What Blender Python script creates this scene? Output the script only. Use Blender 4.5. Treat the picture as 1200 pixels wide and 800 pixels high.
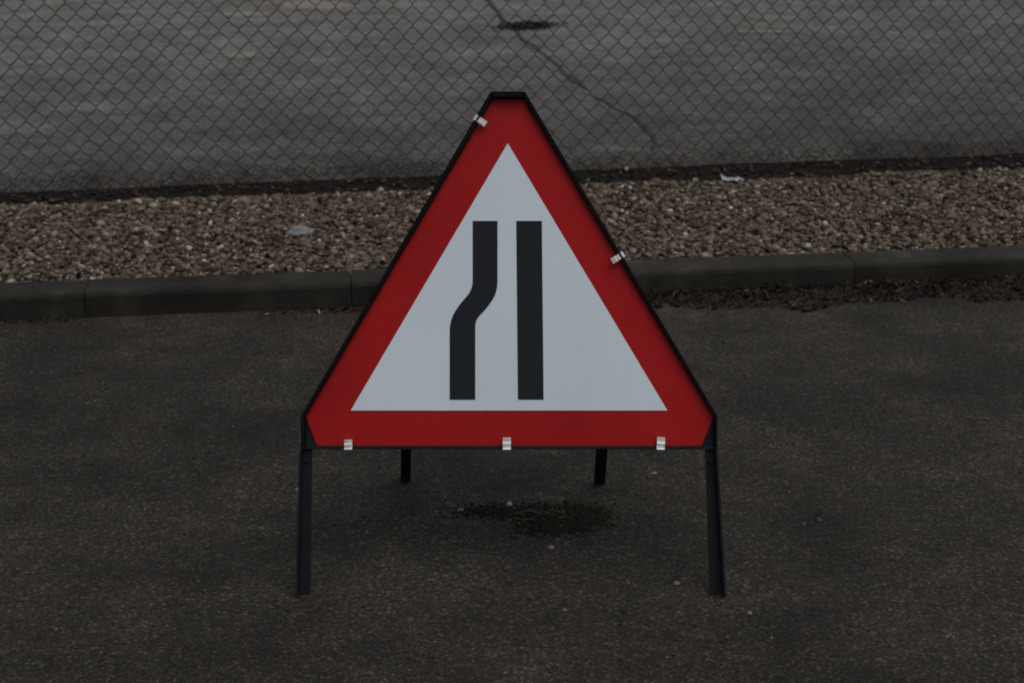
import bpy, bmesh, math, random
import numpy as np
from mathutils import Vector, Matrix, noise
R = math.radians
rng = np.random.default_rng(11)
random.seed(5)
for o in list(bpy.data.objects): bpy.data.objects.remove(o)
scene = bpy.context.scene
col = scene.collection

# ------------------------------------------------------------ camera
CAM_H, PITCH = 1.49, 20.0
cam_d = bpy.data.cameras.new('camera'); cam = bpy.data.objects.new('camera', cam_d); col.objects.link(cam)
cam.location = (0, 0, CAM_H); cam.rotation_euler = (R(90 - PITCH), 0, 0)
cam_d.sensor_width = 36.0; cam_d.lens = 36.0 * 1807 / 1200
cam_d.clip_start = 0.05; cam_d.clip_end = 2000
cam_d.dof.use_dof = True; cam_d.dof.focus_distance = 2.95; cam_d.dof.aperture_fstop = 6.8
scene.camera = cam

# ------------------------------------------------------------ light
SUN_EL, SUN_AZ = 68.0, 140.0          # azimuth clockwise from +Y: high, behind the camera, overcast
world = bpy.data.worlds.new('World'); scene.world = world; world.use_nodes = True
nt = world.node_tree; bg = nt.nodes['Background']
sky = nt.nodes.new('ShaderNodeTexSky'); sky.sky_type = 'NISHITA'; sky.sun_disc = False
sky.sun_elevation = R(SUN_EL); sky.sun_rotation = R(SUN_AZ); sky.air_density = 1.0; sky.dust_density = 5.0; sky.ozone_density = 1.0
hs = nt.nodes.new('ShaderNodeHueSaturation'); hs.inputs['Saturation'].default_value = .62   # cloud greys the blue
nt.links.new(sky.outputs[0], hs.inputs['Color']); nt.links.new(hs.outputs[0], bg.inputs[0]); bg.inputs[1].default_value = 0.10
sd = bpy.data.lights.new('sun', 'SUN'); sd.energy = 0.75; sd.angle = R(55); sd.color = (1.0, 0.94, 0.86)
sun = bpy.data.objects.new('sun', sd); col.objects.link(sun)
d = Vector((math.sin(R(SUN_AZ)) * math.cos(R(SUN_EL)), math.cos(R(SUN_AZ)) * math.cos(R(SUN_EL)), math.sin(R(SUN_EL))))
sun.rotation_euler = d.to_track_quat('Z', 'Y').to_euler(); sun.location = d * 20
vs = scene.view_settings; vs.view_transform = 'Standard'; vs.look = 'None'; vs.gamma = 1; vs.use_curve_mapping = False
vs.exposure = -0.32
scene.render.engine = 'CYCLES'
scene.render.resolution_x = 1024; scene.render.resolution_y = 682
scene.cycles.filter_width = 1.9

# ------------------------------------------------------------ helpers
def tag(o, label=None, cat=None, group=None, kind=None):
    if label: o['label'] = label
    if cat: o['category'] = cat
    if group: o['group'] = group
    if kind: o['kind'] = kind
    return o
def link(name, me, mats, parent=None):
    o = bpy.data.objects.new(name, me); col.objects.link(o)
    for m in (mats if isinstance(mats, (list, tuple)) else [mats]): me.materials.append(m)
    if parent: o.parent = parent
    return o
def empty(name, loc, rz=0):
    o = bpy.data.objects.new(name, None); col.objects.link(o); o.location = loc; o.rotation_euler = (0, 0, rz)
    o.empty_display_size = 0.1; return o
def finish(bm, name, mats, parent=None, bevel=0, smooth=False):
    me = bpy.data.meshes.new(name); bmesh.ops.recalc_face_normals(bm, faces=bm.faces); bm.to_mesh(me); bm.free()
    if smooth:
        for p in me.polygons: p.use_smooth = True
    o = link(name, me, mats, parent)
    if bevel:
        b = o.modifiers.new('bevel', 'BEVEL'); b.width = bevel; b.segments = 2; b.limit_method = 'ANGLE'; b.angle_limit = R(35)
    return o
def box8(bm, pts):
    """hexahedron from 8 points: bottom ring 0-3, top ring 4-7"""
    v = [bm.verts.new(p) for p in pts]
    for f in ((0,1,2,3),(7,6,5,4),(0,4,5,1),(1,5,6,2),(2,6,7,3),(3,7,4,0)): bm.faces.new([v[i] for i in f])
def prism(bm, outline, y0, y1, T):
    """outline in (x, s) extruded in local depth from y0 to y1, mapped by T"""
    a = [bm.verts.new(T(x, y0, s)) for x, s in outline]; b = [bm.verts.new(T(x, y1, s)) for x, s in outline]
    bm.faces.new(a); bm.faces.new(b[::-1]); n = len(a)
    for i in range(n): bm.faces.new([a[i], b[i], b[(i+1) % n], a[(i+1) % n]])
def tube(bm, pts, r, n=6, cap=True):
    pts = [Vector(p) for p in pts]; rings = []
    up = Vector((0, 0, 1))
    for i, p in enumerate(pts):
        t = (pts[min(i+1, len(pts)-1)] - pts[max(i-1, 0)]).normalized()
        a = t.cross(up);
        if a.length < 1e-3: a = t.cross(Vector((1, 0, 0)))
        a.normalize(); b = t.cross(a)
        rr = r[i] if isinstance(r, (list, tuple)) else r
        rings.append([bm.verts.new(p + (a*math.cos(2*math.pi*k/n) + b*math.sin(2*math.pi*k/n))*rr) for k in range(n)])
    for i in range(len(rings)-1):
        for k in range(n): bm.faces.new([rings[i][k], rings[i][(k+1)%n], rings[i+1][(k+1)%n], rings[i+1][k]])
    if cap: bm.faces.new(rings[0][::-1]); bm.faces.new(rings[-1])

class N:
    def __init__(s, name, rough=0.8, spec=0.5, metal=0.0):
        s.m = bpy.data.materials.new(name); s.m.use_nodes = True; s.t = s.m.node_tree
        s.b = s.t.nodes['Principled BSDF']; s.b.inputs['Roughness'].default_value = rough
        s.b.inputs['Specular IOR Level'].default_value = spec; s.b.inputs['Metallic'].default_value = metal
        s.geo = s.t.nodes.new('ShaderNodeNewGeometry')
    def node(s, typ, **kw):
        n = s.t.nodes.new(typ)
        for k, v in kw.items():
            if k in n.inputs: n.inputs[k].default_value = v
            else: setattr(n, k, v)
        return n
    def l(s, a, b): s.t.links.new(a, b)
    def noise(s, scale, detail=4, rough=0.6, stretch=None, off=0):
        n = s.node('ShaderNodeTexNoise', Scale=scale, Detail=detail, Roughness=rough)
        mp = s.node('ShaderNodeMapping'); s.l(s.geo.outputs['Position'], mp.inputs[0])
        mp.inputs['Location'].default_value = (off, off*.7, 0)
        if stretch: mp.inputs['Scale'].default_value = stretch
        s.l(mp.outputs[0], n.inputs['Vector']); return n.outputs['Fac']
    def ramp(s, fac, stops):
        n = s.node('ShaderNodeValToRGB'); e = n.color_ramp.elements
        while len(e) < len(stops): e.new(0.5)
        for el, (p, c) in zip(e, stops):
            el.position = p; el.color = (c, c, c, 1) if isinstance(c, (int, float)) else (*c, 1)
        s.l(fac, n.inputs[0]); return n.outputs[0]
    def mix(s, fac, a, b, mode='MIX'):
        n = s.node('ShaderNodeMix', data_type='RGBA', blend_type=mode)
        for sock, v in ((n.inputs[0], fac), (n.inputs[6], a), (n.inputs[7], b)):
            if isinstance(v, (int, float)): sock.default_value = v
            elif isinstance(v, tuple): sock.default_value = (*v, 1)
            else: s.l(v, sock)
        return n.outputs[2]
    def bump(s, h, strength, dist, prev=None):
        n = s.node('ShaderNodeBump', Strength=strength, Distance=dist); s.l(h, n.inputs['Height'])
        if prev: s.l(prev, n.inputs['Normal'])
        s.l(n.outputs[0], s.b.inputs['Normal']); return n.outputs[0]
    def colour(s, c):
        if isinstance(c, tuple): s.b.inputs['Base Color'].default_value = (*c, 1)
        else: s.l(c, s.b.inputs['Base Color'])
        return s

# ------------------------------------------------------------ materials
def asphalt(name, tones, grain, stain_lo, stain_hi, spec=0.3, agg=170, warm=(1,1,1), cool=(1,1,1), spot=0.5, off=0):
    k = N(name, 0.85, spec)
    vor = k.node('ShaderNodeTexVoronoi', Scale=agg, feature='F1'); k.l(k.geo.outputs['Position'], vor.inputs['Vector'])
    sep = k.node('ShaderNodeSeparateColor'); k.l(vor.outputs['Color'], sep.inputs[0])
    stone = k.ramp(sep.outputs[0], [(0, tones[0]), (0.55, tones[1]), (0.86, tones[2]), (1.0, tones[3])])
    hue = k.mix(sep.outputs[1], warm, cool)
    stone = k.mix(1.0, stone, hue, 'MULTIPLY')
    gap = k.ramp(vor.outputs['Distance'], [(0.25, 1.0), (0.75, 0.35)])
    stone = k.mix(1.0, stone, gap, 'MULTIPLY')
    big = k.ramp(k.noise(1.3, 5, 0.62, off=off), [(0.34, stain_lo), (0.66, stain_hi)])
    mid = k.ramp(k.noise(7, 6, 0.72, off=3+off), [(0.3, 0.68), (0.7, 1.30)])
    fine = k.ramp(k.noise(90, 4, 0.8), [(0.3, 0.5), (0.7, 1.5)])
    worn = k.ramp(k.noise(3.1, 6, .7, (1, 1.6, 1), 21+off), [(0.40, .80), (0.52, 1.0), (0.70, 1.38)])
    c = k.mix(1.0, stone, big, 'MULTIPLY'); c = k.mix(1.0, c, worn, 'MULTIPLY'); c = k.mix(1.0, c, mid, 'MULTIPLY'); c = k.mix(1.0, c, fine, 'MULTIPLY')
    k.colour(c); k.c = c
    b1 = k.bump(vor.outputs['Distance'], 0.7, -0.0015*grain)
    k.bump(k.noise(45, 4, 0.7), 0.6, 0.004*grain, b1)
    return k
near_asphalt = asphalt('near_asphalt', ((.027,.0242,.0185), (.037,.0335,.0258), (.052,.0475,.0380), (.098,.090,.076)), .7, 0.55, 1.36,
                       warm=(1.10, 1.0, .88), cool=(.96, 1.0, .97))
k = asphalt('far_asphalt', ((.178,.176,.168), (.202,.200,.191), (.23,.227,.216), (.32,.31,.30)), .6, 0.80, 1.12, agg=110,
            warm=(1.03,1.0,.97), cool=(.98,1.0,1.02), off=5)
far_asphalt = k
# asphalt colour darkens towards the near edge over the last two or three metres, with a ragged outline
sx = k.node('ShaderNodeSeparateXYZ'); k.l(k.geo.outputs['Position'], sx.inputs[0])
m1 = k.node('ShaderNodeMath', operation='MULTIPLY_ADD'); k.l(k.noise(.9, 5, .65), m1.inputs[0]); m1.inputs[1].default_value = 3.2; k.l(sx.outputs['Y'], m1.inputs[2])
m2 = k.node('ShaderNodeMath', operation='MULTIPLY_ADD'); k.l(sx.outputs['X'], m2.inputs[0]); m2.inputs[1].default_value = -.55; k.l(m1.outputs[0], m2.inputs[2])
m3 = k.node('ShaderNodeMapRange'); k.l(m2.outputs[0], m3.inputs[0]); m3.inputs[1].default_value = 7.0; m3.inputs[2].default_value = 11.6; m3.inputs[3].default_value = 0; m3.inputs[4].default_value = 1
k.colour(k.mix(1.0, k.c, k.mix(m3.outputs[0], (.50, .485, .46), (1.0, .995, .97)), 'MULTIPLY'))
tar = N('tar_filler', 0.7, 0.3); tar.colour(tar.ramp(tar.noise(30), [(0.3, .022), (0.7, .045)]))
ochre = N('worn_ochre_paint', 0.8, 0.2)
cc = ochre.ramp(ochre.noise(22, 6, .75), [(0.42, (.19,.186,.175)), (0.78, (.26,.235,.17))]); ochre.colour(cc)

soil = N('dark_soil', 0.95, 0.15)
soil.colour(soil.ramp(soil.noise(55, 6, .7), [(0.3, (.006,.005,.004)), (0.55, (.016,.013,.010)), (0.8, (.045,.037,.03))]))
soil.bump(soil.noise(70, 6, .7), 1.0, .012)
ground_m = N('rough_ground', .95, .1); ground_m.colour(ground_m.ramp(ground_m.noise(.6, 8, .7), [(0.3, (.035,.04,.025)), (0.7, (.075,.07,.05))]))

conc = N('kerb_concrete', 0.85, 0.3)
c1 = conc.ramp(conc.noise(7, 6, .7), [(0.3, (.015,.0135,.011)), (0.55, (.036,.033,.027)), (0.75, (.072,.067,.056))])
c2 = conc.ramp(conc.noise(240, 3, .8), [(0.35, .6), (0.7, 1.3)])
c3 = conc.ramp(conc.noise(1.7, 6, .7, off=2), [(0.38, (.50,.50,.42)), (0.62, (1.12,1.10,1.05))])
conc.colour(conc.mix(1.0, conc.mix(1.0, c1, c2, 'MULTIPLY'), c3, 'MULTIPLY')); conc.bump(conc.noise(120, 5, .75), .7, .003)

def attr_mat(name, rough=.85, spec=.25, bumpd=.0015, scale=260):
    k = N(name, rough, spec); a = k.node('ShaderNodeAttribute', attribute_name='tint')
    v = k.ramp(k.noise(scale, 3, .6), [(0.3, .7), (0.7, 1.25)])
    k.colour(k.mix(1.0, a.outputs['Color'], v, 'MULTIPLY')); k.bump(k.noise(scale*1.6, 3, .6), .5, bumpd); return k
stone_m = attr_mat('gravel_stone'); litter_m = attr_mat('dead_leaf', .8, .2, .0006, 300)

def paint(name, c, rough, spec, dirt, dscale=6, bump=0.0, sheet=False):
    k = N(name, rough, spec)
    d1 = k.ramp(k.noise(dscale, 6, .68, (1, 1, .35)), [(0.45, (1,1,1)), (0.78, dirt)])
    k.colour(k.mix(1.0, c, d1, 'MULTIPLY'))
    k.l(k.ramp(k.noise(dscale*2, 5, .7), [(0.3, rough-.08), (0.75, rough+.14)]), k.b.inputs['Roughness'])
    if bump: k.bump(k.noise(18, 3, .5), .3, bump)
    return k
red_m = paint('red_sheeting', (.36, .009, .010), .5, .14, (.76,.84,.9), bump=.0012)
white_m = paint('white_sheeting', (.635, .73, .80), .5, .2, (.93,.92,.91), bump=.0012)
black_m = paint('black_vinyl', (.016, .018, .022), .5, .14, (1.1,1.1,1.1))
steel_m = paint('black_painted_steel', (.006, .0080, .0115), .55, .2, (1.5,1.35,1.2), 30, .0006)
clip_m = N('bright_steel_clip', .42, .5, .3); clip_m.colour(clip_m.ramp(clip_m.noise(220), [(0.3, (.70,.71,.73)), (0.6, (.93,.93,.93))])); clip_m.bump(clip_m.noise(300), .3, .0004)
trim_m = paint('black_edge_trim', (.0035, .0038, .0045), .7, .1, (1.6,1.5,1.4), 30, .0005)
wire_m = N('dull_fence_wire', .55, .4, 0.0); wire_m.colour(wire_m.ramp(wire_m.noise(25), [(0.3, (.014,.014,.014)), (0.7, (.034,.034,.032))]))
paper_m = N('dirty_white_paper', .8, .2); paper_m.colour(paper_m.ramp(paper_m.noise(60), [(0.3, .22), (0.7, .5)]))
leaf_m = N('weed_leaf', .6, .3); leaf_m.colour(leaf_m.ramp(leaf_m.noise(90), [(0.3, (.022,.035,.012)), (0.7, (.05,.07,.025))]))
straw_m = N('dry_grass', .7, .2); straw_m.colour(straw_m.ramp(straw_m.noise(40), [(0.3, (.05,.042,.028)), (0.7, (.13,.11,.075))]))

# ------------------------------------------------------------ ground lines
KY, KS = 4.452, math.tan(R(7.0))      # front top edge of the kerb: y = KY + KS x
KH, KW = 0.08, 0.125                  # upstand, width
def kerb_y(x): return KY + KS * x
EY, ES = 6.09, math.tan(R(9.0))       # edge of the far asphalt
EZ = 0.05
def edge_y(x): return EY + ES * x

def sheet(name, x0, x1, ya, yb, nx, ny, zf, mats, skirt=0, parent=None):
    bm = bmesh.new(); g = []
    for j in range(ny+1):
        row = []
        for i in range(nx+1):
            x = x0 + (x1-x0)*i/nx; a, b = ya(x), yb(x); y = a + (b-a)*j/ny
            row.append(bm.verts.new((x, y, zf(x, y))))
        g.append(row)
    for j in range(ny):
        for i in range(nx): bm.faces.new((g[j][i], g[j][i+1], g[j+1][i+1], g[j+1][i]))
    if skirt:
        low = [bm.verts.new((v.co.x, v.co.y, v.co.z - skirt)) for v in g[0]]
        for i in range(nx): bm.faces.new((low[i], low[i+1], g[0][i+1], g[0][i]))
    for f in bm.faces: f.smooth = True
    me = bpy.data.meshes.new(name); bm.to_mesh(me); bm.free()
    return link(name, me, mats, parent)

bm = bmesh.new(); bmesh.ops.create_grid(bm, x_segments=1, y_segments=1, size=600)
g = finish(bm, 'ground', ground_m.m); g.location.z = -0.14; tag(g, kind='structure')
nz = lambda x, y: 0.004*noise.noise(Vector((x*.9, y*.9, 0))) + 0.0015*noise.noise(Vector((x*7, y*7, 2)))
road = sheet('road', -14, 14, lambda x: -12, lambda x: kerb_y(x)+.02, 560, 330, lambda x, y: nz(x, y), near_asphalt.m); tag(road, kind='structure')

# far tarmac with its crack and worn paint in the same mesh
def fz(x, y): return EZ + 0.006*noise.noise(Vector((x*.8, y*.8, 5)))
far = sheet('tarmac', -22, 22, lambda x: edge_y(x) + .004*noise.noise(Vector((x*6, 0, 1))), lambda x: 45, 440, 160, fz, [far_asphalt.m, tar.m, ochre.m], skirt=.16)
tag(far, kind='structure')
bm = bmesh.new(); bm.from_mesh(far.data)
def strip(pts, w, mi, sub=14):
    P = []
    for a, b in zip(pts[:-1], pts[1:]):
        for i in range(sub):
            t = i/sub; P.append((a[0]+(b[0]-a[0])*t, a[1]+(b[1]-a[1])*t))
    P.append(pts[-1]); prev = None
    for i, (x, y) in enumerate(P):
        j = noise.noise(Vector((x*9, y*4, 3)))*.03; ww = w*(.35 + 1.0*abs(noise.noise(Vector((x*5, y*5, 9)))) )
        if i in (0, len(P)-1): ww *= .3
        q = [bm.verts.new((x+j-ww, y, fz(x+j, y)+.004)), bm.verts.new((x+j+ww, y, fz(x+j, y)+.004))]
        if prev: f = bm.faces.new((prev[0], prev[1], q[1], q[0])); f.material_index = mi
        prev = q
strip([(-.36, 12.4), (-.165, 10.85), (-.033, 9.72)], .028, 1)
strip([(.02, 9.4), (.12, 8.9), (.198, 8.50), (.30, 7.95), (.366, 7.58)], .022, 1)
strip([(.40, 7.4), (.50, 7.1), (.56, 6.88)], .016, 1)
strip([(.556, 6.9), (.60, 6.55), (.575, 6.25)], .024, 1)
def blob(cx, cy, rx, ry, mi, n=30):
    c = bm.verts.new((cx, cy, fz(cx, cy)+.003)); r = []
    for i in range(n):
        a = 2*math.pi*i/n; s = 1 + .45*noise.noise(Vector((math.cos(a)*2+cx, math.sin(a)*2+cy, 4)))
        r.append(bm.verts.new((cx+math.cos(a)*rx*s, cy+math.sin(a)*ry*s, fz(cx+math.cos(a)*rx*s, cy+math.sin(a)*ry*s)+.003)))
    for i in range(n): f = bm.faces.new((c, r[i], r[(i+1)%n])); f.material_index = mi
blob(-1.35, 10.65, .22, .22, 2); blob(-1.75, 10.2, .16, .12, 2); blob(1.50, 9.47, .22, .05, 2); blob(-1.5, 8.6, .10, .08, 2)
bm.to_mesh(far.data); bm.free()

# gravel bed surface
def gz(x, y):
    a, b = kerb_y(x)+KW, edge_y(x)
    t = (y-a)/(b-a)
    base = .066 - .008*t if t < .66 else .061 - .05*min(1, (t-.66)/.15)
    return base + .007*noise.noise(Vector((x*3, y*3, 7)))
bed = sheet('soil', -14, 14, lambda x: kerb_y(x)+KW-.02, lambda x: edge_y(x)+.01, 420, 40, lambda x, y: gz(x, y)-.012, soil.m); tag(bed, kind='structure')

# ------------------------------------------------------------ numpy scatter of small lumps (one mesh)
bm = bmesh.new(); bmesh.ops.create_icosphere(bm, subdivisions=1, radius=1)
ICO_V = np.array([v.co[:] for v in bm.verts]); ICO_F = np.array([[v.index for v in f.verts] for f in bm.faces]); bm.free()
LEAF_V = np.array([(-1,0,.0),(-.45,.42,.12),(.35,.45,.2),(1,0,.1),(.35,-.4,.15),(-.45,-.42,.1),(0,0,-.12)], float)
LEAF_F = np.array([(0,6,1),(1,6,2),(2,6,3),(3,6,4),(4,6,5),(5,6,0)])
def scatter(name, P, S, C, mat, V=ICO_V, F=ICO_F, jitter=.25, tilt=.5, flat=False):
    n = len(P); nv = len(V)
    v = V[None] * (1 + jitter*(rng.random((n, nv, 1))*2-1)) * S[:, None, :]
    a = rng.random(n)*2*np.pi; b = (rng.random(n)*2-1)*tilt; c = (rng.random(n)*2-1)*tilt
    def rot(v, ang, i, j):
        co, si = np.cos(ang)[:, None], np.sin(ang)[:, None]; x, y = v[..., i].copy(), v[..., j].copy()
        v[..., i] = x*co - y*si; v[..., j] = x*si + y*co
    rot(v, b, 1, 2); rot(v, c, 0, 2); rot(v, a, 0, 1)
    v += P[:, None, :]
    f = (F[None] + (np.arange(n)*nv)[:, None, None]).reshape(-1, 3)
    me = bpy.data.meshes.new(name); me.vertices.add(n*nv); me.vertices.foreach_set('co', v.reshape(-1).astype(np.float32))
    nf = len(f); me.loops.add(nf*3); me.loops.foreach_set('vertex_index', f.reshape(-1).astype(np.int32))
    me.polygons.add(nf); me.polygons.foreach_set('loop_start', np.arange(0, nf*3, 3, dtype=np.int32))
    at = me.color_attributes.new('tint', 'FLOAT_COLOR', 'POINT')
    cc = np.ones((n, nv, 4), np.float32); cc[..., :3] = C[:, None, :]
    at.data.foreach_set('color', cc.reshape(-1)); me.update(calc_edges=True); me.validate()
    return link(name, me, mat)
def palette(n, cols, w, var=.25):
    cols = np.array(cols, float); i = rng.choice(len(cols), n, p=np.array(w)/sum(w))
    return np.clip(cols[i]*(1+var*rng.standard_normal((n, 1))), .004, .8)

# gravel stones
nst = 60000
x = rng.uniform(-3.1, 3.1, nst)
t = rng.uniform(0.0, 1.0, nst)**1.0
a = np.array([kerb_y(q)+KW+.006 for q in x]); b = np.array([edge_y(q) for q in x])
lim = .745 - .055*np.clip((x+.6)/1.2, 0, 1) + .03*np.sin(x*5) + .025*np.sin(x*13+1)
tt = t*lim
keep = np.ones(nst, bool)
y = a + (b-a)*tt
z = np.array([gz(p, q) for p, q in zip(x, y)]) + rng.uniform(-.012, .006, nst)
sz = rng.lognormal(math.log(.0073), .34, nst)
S = np.stack([sz*rng.uniform(.9, 1.5, nst), sz*rng.uniform(.7, 1.0, nst), sz*rng.uniform(.4, .8, nst)], 1)
C = palette(nst, [(.140,.104,.070), (.080,.058,.040), (.175,.142,.104), (.112,.095,.080), (.036,.028,.021), (.25,.222,.18), (.42,.40,.37)],
            [28, 24, 17, 13, 15, 7, 1.3])
o = scatter('gravel', np.stack([x, y, z], 1), S, C, stone_m.m); tag(o, 'strip of brown and tan gravel chippings behind the kerb', 'gravel', kind='stuff')

# soil strip litter at the foot of the fence
n = 2600
x = rng.uniform(-3, 3, n); t = rng.uniform(.70, .97, n)
a = np.array([kerb_y(q)+KW for q in x]); b = np.array([edge_y(q) for q in x]); y = a+(b-a)*t
z = np.array([gz(p, q) for p, q in zip(x, y)]) - .004
sz = np.minimum(rng.lognormal(math.log(.007), .35, n), .013); S = np.stack([sz*1.3, sz*.8, sz*.6], 1)
C = palette(n, [(.016,.013,.010), (.045,.034,.025), (.10,.085,.07), (.3,.28,.25)], [60, 30, 8, .8])
o = scatter('leaf_litter', np.stack([x, y, z], 1), S, C, litter_m.m); tag(o, 'dark litter and crumbs along the foot of the wire fence', 'litter', kind='stuff')

# leaf litter against the kerb on the right, thin elsewhere
n = 4800
x = np.concatenate([rng.uniform(.42, 2.6, n), rng.uniform(-2.9, -1.3, 250), rng.uniform(-.75, .3, 350)])
w = np.concatenate([.160 + .03*np.sin(x[:n]*9) + .02*np.sin(x[:n]*23), np.full(250, .03), np.full(350, .05)])
y = np.array([kerb_y(q) for q in x]) - .004 - w*rng.random(len(x))**1.2
z = .003 + np.where(np.arange(len(x)) < n, .022, .002)*rng.random(len(x))*np.clip(1-(np.array([kerb_y(q) for q in x])-y)/.15, .1, 1)
sz = rng.lognormal(math.log(.0062), .4, len(x)); S = np.stack([sz*1.3, sz*.8, sz*.8], 1)
C = palette(len(x), [(.012,.010,.008), (.026,.018,.013), (.040,.031,.024), (.085,.075,.06), (.30,.28,.25)], [46, 34, 14, 5, .6])
o = scatter('leaf_litter', np.stack([x, y, z], 1), S, C, litter_m.m, LEAF_V, LEAF_F, .3, .7)
tag(o, 'dark decayed leaves heaped in the gutter against the kerb', 'leaf litter', kind='stuff')

# dead leaves lying on the far tarmac (dark smear beyond the fence)
n = 420
u = rng.normal(0, 1, (n, 2)); x = .09 + .085*u[:, 0]; y = 9.62 + .07*u[:, 1] + .25*(x-.09)
C = palette(n, [(.010,.009,.008), (.022,.017,.014), (.05,.04,.03)], [60, 30, 8])
sz = rng.lognormal(math.log(.013), .3, n); S = np.stack([sz*1.4, sz*.9, sz], 1)
o = scatter('leaf_litter', np.stack([x, y, np.full(n, EZ+.014)], 1), S, C, litter_m.m, LEAF_V, LEAF_F, .3, .4)
tag(o, 'small dark drift of dead leaves on the tarmac beyond the fence', 'leaf litter', kind='stuff')

# loose grit on the near road
n = 5200
x = rng.uniform(-2.6, 2.6, n); y = rng.uniform(1.7, 4.4, n)
sz = rng.lognormal(math.log(.0018), .42, n); S = np.stack([sz*1.2, sz, sz*.7], 1)
C = palette(n, [(.035,.032,.027), (.065,.06,.05), (.11,.10,.085), (.26,.25,.23)], [50, 40, 9, .5])
o = scatter('grit', np.stack([x, y, .0005+sz*.3], 1), S, C, stone_m.m); tag(o, 'fine loose grit scattered over the road surface', 'grit', kind='stuff')

# ------------------------------------------------------------ kerb stones
def kerb_stone(x0, L, label, seed):
    t = Vector((math.cos(R(7)), math.sin(R(7)), 0))
    root = Vector((x0, kerb_y(x0), 0)); bm = bmesh.new()
    prof = [(0, -.16), (0, KH-.016), (.003, KH-.006), (.010, KH-.0015), (.020, KH), (KW-.004, KH), (KW, KH-.004), (KW, -.16)]
    ns = 26; rings = []
    for i in range(ns+1):
        u = (L-.003)*i/ns + .0015; ring = []
        for j, (py, pz) in enumerate(prof):
            dn = noise.noise(Vector((u*9+seed, py*30, pz*30)))*.0022
            chip = max(0, noise.noise(Vector((u*14+seed*3, 5, 0)))-.42)*.03 if j in (2, 3, 4) else 0
            ring.append(bm.verts.new((u, py+dn+chip, pz - (.0 if j in (0, 7) else dn*.7 + chip*.7))))
        rings.append(ring)
    for a, b in zip(rings[:-1], rings[1:]):
        for j in range(len(prof)-1): bm.faces.new((a[j], b[j], b[j+1], a[j+1]))
    bm.faces.new(rings[0]); bm.faces.new(rings[-1][::-1])
    o = finish(bm, 'kerb_stone', conc.m); o.location = root; o.rotation_euler = (0, R(random.uniform(-.12,.12)), R(7))
    tag(o, label, 'kerb', 'concrete kerb stones along the gravel strip')
KL = .78; step = KL*math.cos(R(7))
klabels = {-4: 'concrete kerb stone far out to the left, fourth one left of the visible joint', -3: 'concrete kerb stone third to the left of the visible joint beside the sign',
           -2: 'concrete kerb stone second to the left of the joint beside the sign', -1: 'worn concrete kerb stone ending at the visible joint left of the sign',
           0: 'concrete kerb stone mostly hidden behind the triangular sign', 1: 'concrete kerb stone emerging right of the sign above the dark leaf litter',
           2: 'concrete kerb stone next along to the right past the small green weed', 3: 'concrete kerb stone far out to the right, second past the weed',
           4: 'concrete kerb stone outermost on the right of the gravel strip'}
for i in range(-4, 5): kerb_stone(-.481 + i*step, KL, klabels[i], i*7.3)

# ------------------------------------------------------------ chain link fence
FY, FS = EY-.045, ES
yaw = math.atan(FS); ft = Vector((math.cos(yaw), math.sin(yaw), 0)); fn = Vector((-math.sin(yaw), math.cos(yaw), 0))
def FPt(s, z, n=0): return Vector((0, FY, 0)) + ft*s + fn*n + Vector((0, 0, z))
fence = empty('wire_fence', FPt(0, 0)); tag(fence, 'dark chain link fence standing between the gravel strip and the far tarmac', 'fence')
M = Matrix.Translation(-fence.location)
bm = bmesh.new(); dx, dz, Z0 = .0735, .0785, .012
nr = 21; r = .0019
for k_ in range(-67, 67):            # each wire zigzags down between two columns and hooks round its neighbours
    pts = []
    for j in range(2*nr+1):
        side = (j + k_) % 2
        s_ = (k_ + side + .5)*dx*.5; z_ = Z0 + j*dz*.5; hook = 1 if side else -1
        wob = .010*noise.noise(Vector((s_*1.1, z_*1.3, 2))); lean = .007*noise.noise(Vector((s_*2.5, z_*2.0, 12)))
        zj = z_ + .007*noise.noise(Vector((s_*2.2, z_*2, 8))); dn = .0020*hook; s_ += .0010*hook
        pts.append(FPt(s_+lean, zj-.003, wob+dn)-fence.location); pts.append(FPt(s_+lean, zj+.003, wob-dn)-fence.location)
    tube(bm, pts, r, 5)
mesh_o = finish(bm, 'wire_mesh', wire_m.m, fence)
bm = bmesh.new()
for z_ in (Z0+nr*dz-.01,): tube(bm, [FPt(s/4, z_, .004)-fence.location for s in range(-9, 10)], .002, 6)
finish(bm, 'line_wire', wire_m.m, fence)
for s in (-2.38, 2.38):
    bm = bmesh.new(); a = FPt(s, -.05, .03)-fence.location
    tube(bm, [a, a+Vector((0, 0, 1.78))], .024, 16); tube(bm, [a+Vector((0, 0, 1.77)), a+Vector((0, 0, 1.785)), a+Vector((0, 0, 1.80))], [.027, .025, .012], 16)
    finish(bm, 'fence_post', steel_m.m, fence, smooth=False)

# ------------------------------------------------------------ the sign
SY, LEAN = 2.6515, R(20)
sign = empty('road_sign', (0, SY, 0)); tag(sign, 'red and white triangular road narrows sign on a black folding metal frame', 'road sign')
def T(x, y, s): return Vector((x, s*math.sin(LEAN) + y*math.cos(LEAN), s*math.cos(LEAN) - y*math.sin(LEAN)))
hexo = [(-.3795,.2905), (.3705,.2905), (.3925,.347), (.0225,.9640), (-.0375,.9640), (-.4015,.347)]
hexo = [(-.3795,.2905), (.3690,.2905), (.3925,.347), (.0225,.9640), (-.0375,.9640), (-.4015,.347)]
bm = bmesh.new(); prism(bm, hexo, 0, .003, T); plate = finish(bm, 'sign_plate', red_m.m, sign, .0006)
bm = bmesh.new(); prism(bm, [(-.3139,.3592), (.3023,.3592), (-.0083,.8786)], -.0010, -.0001, T)
finish(bm, 'white_triangle', white_m.m, plate)
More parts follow.
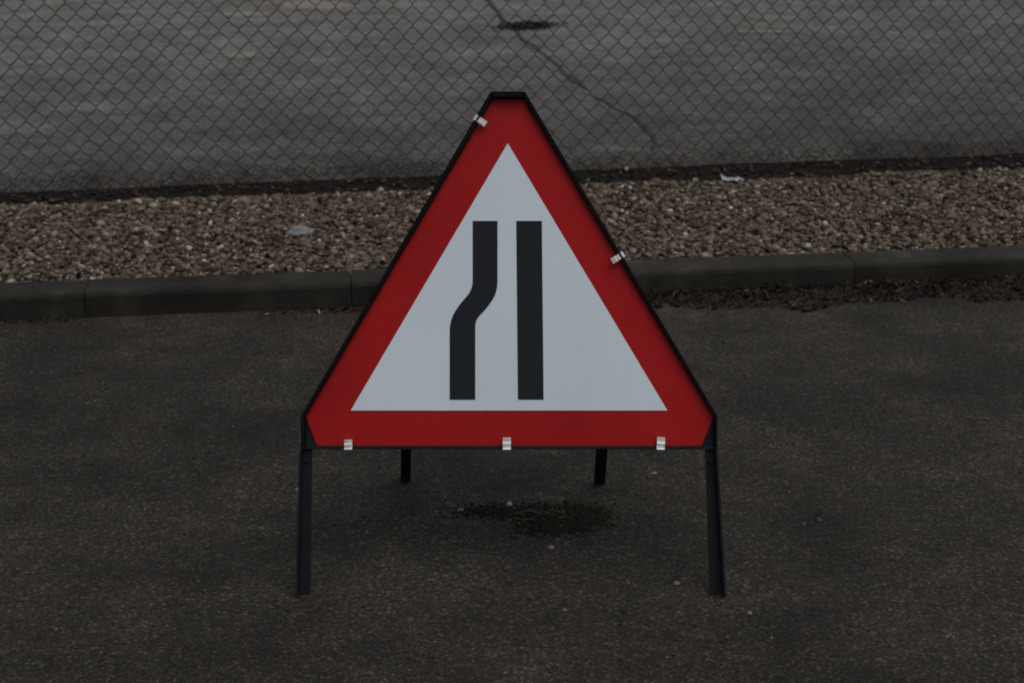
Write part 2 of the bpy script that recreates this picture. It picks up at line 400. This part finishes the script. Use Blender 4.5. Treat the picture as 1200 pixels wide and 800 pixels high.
bm = bmesh.new(); prism(bm, [(.0116,.3803), (.0615,.3803), (.0581,.7275), (.0083,.7275)], -.0018, -.0011, T)
finish(bm, 'straight_bar', black_m.m, plate)
def bez(p0, p1, p2, p3, n=12):
    out = []
    for i in range(n+1):
        t = i/n; u = 1-t
        out.append(tuple(u**3*a+3*u*u*t*b+3*u*t*t*c+t**3*d_ for a, b, c, d_ in zip(p0, p1, p2, p3)))
    return out
# left outline (going down) and right outline (going up)
left = [(-.0764,.7275), (-.0764,.6180)] + bez((-.0764,.612), (-.0764,.590), (-.088,.582), (-.0975,.570)) + bez((-.0985,.569), (-.112,.551), (-.1212,.538), (-.1212,.512)) + [(-.1212,.3803)]
right = [(-.0714,.3803), (-.0714,.512)] + bez((-.0714,.520), (-.0714,.535), (-.066,.541), (-.056,.551)) + bez((-.054,.553), (-.038,.572), (-.0282,.585), (-.0282,.612)) + [(-.0282,.7275)]
bm = bmesh.new(); prism(bm, left + right, -.0018, -.0011, T)
bmesh.ops.triangulate(bm, faces=[f for f in bm.faces if len(f.verts) > 4]); finish(bm, 'bent_bar', black_m.m, plate)

# frame: flat steel bars on edge round the plate, lip forward of the face
frame = bpy.data.objects.new('frame', None)
bm = bmesh.new()
def bar(p, q, w, y0, y1, side):
    """bar along p-q in the plate's plane; its inner face lies on p-q, it grows w towards side"""
    p, q = Vector(p), Vector(q); d_ = (q-p).normalized(); nrm = Vector((-d_.y, d_.x))*side
    prism(bm, [tuple(p), tuple(q), tuple(q+nrm*w), tuple(p+nrm*w)], y0, y1, T)
LIP = -.014
prism(bm, [(-.4022,.347), (-.0378,.9650), (-.0420,.9765), (-.4092,.3495), (-.4092,.2845), (-.4022,.2845)], LIP, .024, T)
finish(bm, 'side_bar', trim_m.m, sign, .001); bm = bmesh.new()
prism(bm, [(.3932,.347), (.3932,.2845), (.3982,.2845), (.3982,.3495), (.0256,.9765), (.0228,.9650)], LIP, .024, T)
finish(bm, 'side_bar', trim_m.m, sign, .001)
bm = bmesh.new(); prism(bm, [(-.0376,.9652), (.0226,.9652), (.0256,.9765), (-.0416,.9765)], LIP-.004, .0245, T); finish(bm, 'top_bar', trim_m.m, sign, .001)
bm = bmesh.new(); prism(bm, [(-.4018,.2842), (.3928,.2842), (.3928,.2898), (-.4018,.2898)], -.006, .024, T); finish(bm, 'bottom_bar', steel_m.m, sign, .001)
for sx in (-1, 1):
    bm = bmesh.new()
    if sx < 0: prism(bm, [(-.4018,.2902), (-.345,.2902), (-.36,.36), (-.4018,.36)], .0035, .0065, T)
    else: prism(bm, [(.335,.2902), (.3928,.2902), (.3928,.36), (.35,.36)], .0035, .0065, T)
    finish(bm, 'corner_plate', steel_m.m, sign, .0005)
# back stiffener rails behind the plate
for s_ in (.40, .548):
    bm = bmesh.new(); hw = .38*(.94-s_)/.63 - .012
    prism(bm, [(-hw-.003, s_), (hw-.008, s_), (hw-.008, s_+.03), (-hw-.003, s_+.03)], .0045, .016, T); finish(bm, 'back_rail', steel_m.m, sign, .001)
# front legs: angle section, side flange turned forward at the outer edge
def front_leg(xo0, xo1, w0, w1, side):
    """xo outer edge at top/bottom; side -1 left, +1 right"""
    bm = bmesh.new(); s0, s1 = .2838, .0
    a0, a1 = xo0 - side*w0, xo1 - side*w1
    prism(bm, [(a0, s0), (xo0, s0), (xo1, s1), (a1, s1)], .001, .005, T)
    b0, b1 = xo0 - side*.004, xo1 - side*.004
    prism(bm, [(b0, s0-.0005), (xo0+side*.0005, s0-.0005), (xo1+side*.0005, s1), (b1, s1)], -.020, .0008, T)
    for i, (x_, s_) in enumerate(((xo0-side*w0*.5, .262),)):
        c = T(x_, -.001, s_); n_ = (T(0, -1, 0)-T(0, 0, 0)); tube(bm, [c+n_*-.003, c+n_*.003], .005, 8)
    bmesh.ops.translate(bm, verts=bm.verts, vec=(0, 0, 0))
    return finish(bm, 'front_leg', steel_m.m, sign, .0008)
front_leg(-.4115, -.4180, .0225, .0255, -1)
front_leg(.3975, .4140, .0215, .0290, 1)
# rear stay: two legs hinged behind the side bars, tied by a cross bar
def W(x, y, z): return Vector((x, y-SY, z))
def rear_leg(foot, top, w):
    bm = bmesh.new(); f, t = W(*foot), W(*top); ax = (t-f).normalized()
    xx = Vector((1, 0, 0)); xx = (xx - ax*xx.dot(ax)).normalized(); yy = ax.cross(xx)
    f = f - ax*0
    def bx(x0, x1, y0, y1):
        P = []
        for base in (f, t):
            for u, v in ((x0, y0), (x1, y0), (x1, y1), (x0, y1)): P.append(base + xx*u + yy*v)
        for p in P[:4]: p.z = 0.0
        box8(bm, P)
    bx(-w/2, w/2, -.002, .002); s = 1 if foot[0] > 0 else -1
    bx(*(sorted((s*w/2, s*(w/2-.004)))), .0022, .022)
    return finish(bm, 'rear_leg', steel_m.m, sign, .0008)
rear_leg((-.2405, 3.172, 0), (-.206, 2.878, .53), .0225)
rear_leg((.1965, 3.155, 0), (.200, 2.878, .53), .0255)
bm = bmesh.new(); tube(bm, [W(-.216, 2.985, .345), W(.198, 2.985, .345)], .008, 10)
finish(bm, 'cross_bar', steel_m.m, sign)
for x_ in (-.206, .200):
    bm = bmesh.new(); tube(bm, [W(x_-.02, 2.872, .525), W(x_+.02, 2.872, .525)], .006, 12); 
    box8(bm, [W(x_-.012,2.846,.515), W(x_+.012,2.846,.515), W(x_+.012,2.874,.515), W(x_-.012,2.874,.515), W(x_-.012,2.85,.537), W(x_+.012,2.85,.537), W(x_+.012,2.878,.537), W(x_-.012,2.878,.537)])
    finish(bm, 'hinge', steel_m.m, sign)

# clips: bright ribbed steel straps folded over the plate edge
def clip(cx, cs, ang, reach, w=.0155, out=.0085, ridges=2):
    """ang: direction pointing inwards over the face, in the plate's plane"""
    bm = bmesh.new(); di = Vector((math.cos(ang), math.sin(ang))); dw = Vector((-di.y, di.x))
    prof = []           # (along inward, depth)
    L = reach; nseg = 18
    prof.append((-out, .026)); prof.append((-out, -.010)); prof.append((-out+.0025, -.0165))
    for i in range(nseg+1):
        u = -out+.004 + (L+out-.004)*i/nseg
        prof.append((u, -.0150 - .0034*math.cos(i/nseg*2*ridges*math.pi) + (0.012 if i == nseg else 0.0)))
    th = .0014
    for (a, b) in zip(prof[:-1], prof[1:]):
        ring = []
        for (u, y_) in (a, b):
            for sgn in (-1, 1):
                for dy in (0, th):
                    p = Vector((cx, cs)) + di*u + dw*sgn*w/2; ring.append(T(p.x, y_+dy, p.y))
        box8(bm, [ring[0], ring[2], ring[3], ring[1], ring[4], ring[6], ring[7], ring[5]])
    return finish(bm, 'clip', clip_m.m, sign)
clip(-.3172, .2895, R(91), .0135)
clip(-.0100, .2895, R(90), .0175)
clip(.2880, .2895, R(86), .0185)
clip(-.0625, .9215, R(-33), .0150, .0115, .0125, 3)
clip(.2065, .6565, R(-148), .0160, .0115, .0125, 3)

# ------------------------------------------------------------ individual stones and scraps
def pebble(x, y, z, sx, sy, sz, c, label, name='stone', cat='stone', group=None, rz=0.0):
    k_ = N('stone_surface', .8, .3); k_.colour(k_.mix(k_.noise(90, 4, .7), tuple(q*.65 for q in c), tuple(min(1, q*1.25) for q in c))); k_.bump(k_.noise(160, 4, .7), .6, .002)
    if name == 'pebble': sx, sy, sz = sx*.8, sy*.8, sz*.8
    bm = bmesh.new(); bmesh.ops.create_icosphere(bm, subdivisions=3, radius=1)
    for v in bm.verts:
        p = v.co.normalized(); q = Vector((round(p.x*1.6)/1.6, round(p.y*1.6)/1.6, p.z)).lerp(p, .55)
        q *= 1 + .22*noise.noise(p*1.7 + Vector((x*9, y*9, 0)))
        v.co = Vector((q.x*sx, q.y*sy, max(q.z, -.5)*sz + .5*sz))
    o = finish(bm, name, k_.m, None, smooth=False); o.location = (x, y, z); o.rotation_euler = (0, 0, rz); tag(o, label, cat, group)
sg = 'loose stones on the gravel'
pebble(-.704, 4.955, gz(-.704, 4.955)-.002, .041, .032, .022, (.21,.215,.21), 'largest flat pale grey stone lying on the gravel left of the sign', group=sg, rz=.15)
pebble(-.545, 5.02, gz(-.545, 5.02)-.001, .017, .012, .010, (.20,.20,.19), 'small pale grey stone right of the large flat one on the gravel', group=sg)
pebble(-.50, 5.71, gz(-.50, 5.71), .012, .010, .012, (.34,.33,.30), 'small whitish stone at the back edge of the gravel near the fence', group=sg)
pebble(.70, 5.75, gz(.7, 5.75)+.005, .010, .008, .009, (.30,.29,.26), 'small pale stone in the dark soil left of the white scrap', group=sg)
pg = 'pebbles lying on the road'
pebble(-.112, 3.018, 0, .0085, .006, .006, (.22,.20,.17), 'buff pebble on the road left of the mossy patch under the sign', 'pebble', 'pebble', pg, .5)
pebble(-.006, 3.045, 0, .0085, .007, .008, (.36,.35,.33), 'brightest whitish pebble on the road just above the mossy patch', 'pebble', 'pebble', pg, .5)
pebble(.081, 2.845, 0, .008, .006, .006, (.20,.18,.16), 'small tan pebble on the road below the mossy patch', 'pebble', 'pebble', pg)
pebble(.455, 3.66, 0, .0085, .007, .007, (.27,.26,.25), 'pale pebble on the road right of the sign, above its right corner', 'pebble', 'pebble', pg)
pebble(.325, 3.21, 0, .0075, .004, .004, (.25,.24,.22), 'flat grey pebble between the rear leg and the right front leg', 'pebble', 'pebble', pg)
pebble(.325, 2.695, 0, .008, .006, .005, (.16,.155,.15), 'dull grey pebble on the road left of the right front leg', 'pebble', 'pebble', pg)
pebble(-.478, 3.12, 0, .008, .007, .006, (.18,.175,.17), 'dull pebble on the road to the left of the left front leg', 'pebble', 'pebble', pg)
pebble(.452, 2.58, 0, .006, .005, .005, (.20,.20,.19), 'tiny light pebble on the road beside the right front foot', 'pebble', 'pebble', pg)

# crumpled white scrap by the fence
bm = bmesh.new(); gr = []
for j in range(9):
    row = []
    for i in range(21):
        u, v = i/20, j/8; ex = (u-.5)*.085; ey = (v-.5)*.035
        z_ = .010 + .011*noise.noise(Vector((u*7, v*4, 3))) + (.022*max(0, .22-u)/.22)*v + .006*abs(noise.noise(Vector((u*16, v*8, 1))))
        row.append(bm.verts.new((ex, ey, z_)))
    gr.append(row)
for j in range(8):
    for i in range(20): bm.faces.new((gr[j][i], gr[j][i+1], gr[j+1][i+1], gr[j+1][i]))
o = finish(bm, 'paper_scrap', paper_m.m); so = o.modifiers.new('s', 'SOLIDIFY'); so.thickness = .0008
o.location = (.835, 5.70, gz(.835, 5.70)-.001); o.rotation_euler = (0, 0, .1); tag(o, 'crumpled white scrap of litter at the back of the gravel by the fence', 'litter')

# weed at the right of the gravel
def blade(bm, base, ang, L, w, droop, n=5):
    dr = Vector((math.cos(ang), math.sin(ang), 0)); sd_ = Vector((-dr.y, dr.x, 0)); prev = None
    for i in range(n+1):
        t = i/n; p = Vector(base) + dr*L*t*(.35+.65*t*droop) + Vector((0, 0, L*(t - droop*.75*t*t)))
        ww = w*(math.sin(math.pi*min(1, t*.85+.12)))**.8*.5 if i < n else .0004
        q = [bm.verts.new(p-sd_*ww), bm.verts.new(p + Vector((0, 0, -ww*.3))), bm.verts.new(p+sd_*ww)]
        if prev:
            bm.faces.new((prev[0], prev[1], q[1], q[0])); bm.faces.new((prev[1], prev[2], q[2], q[1]))
        prev = q
weed = empty('weed', (.815, 4.965, gz(.815, 4.965)-.004)); tag(weed, 'small green weed growing through the gravel at the right', 'weed')
for i in range(9):
    bm = bmesh.new(); blade(bm, (random.uniform(-.008,.008), random.uniform(-.008,.008), 0), i*.70+random.uniform(-.2,.2), random.uniform(.035,.06), .010, random.uniform(.4,.9)); finish(bm, 'leaf', leaf_m.m, weed, smooth=True)

# moss and dead grass patch under the sign
n = 6500
u = rng.normal(0, 1, (n, 2)); x = .112 + .042*u[:, 0]; y = 2.972 + .030*u[:, 1] + .15*(x-.1)
m2 = rng.random(n) < .22; x = np.where(m2, .01 + .060*u[:, 0], x); y = np.where(m2, 3.015 + .018*u[:, 1], y)
sz = rng.lognormal(math.log(.0016), .4, n); S = np.stack([sz*1.2, sz, sz*.8], 1)
C = palette(n, [(.008,.012,.005), (.010,.009,.006), (.020,.014,.010), (.016,.024,.009), (.06,.05,.035)], [30, 36, 20, 12, 2])
o = scatter('moss', np.stack([x, y, .001+sz*.3], 1), S, C, litter_m.m); tag(o, 'dark mossy patch in a dip of the road under the sign', 'moss', kind='stuff')
bm = bmesh.new()
for i in range(13):
    bx_, by_ = random.gauss(.075, .025), random.gauss(2.985, .018)
    tp = random.gauss(math.pi+.35, .35); L = random.uniform(.025, .06); p = []
    for j in range(6):
        t = j/5; p.append((bx_+math.cos(tp)*L*t, by_+math.sin(tp)*L*t, .003+.010*math.sin(t*2.6)))
    tube(bm, p, [.0009, .0009, .0008, .0007, .0006, .0003], 4)
o = finish(bm, 'dry_grass', straw_m.m); tag(o, 'thin dead grass stems lying over the dark mossy patch', 'grass', kind='stuff')
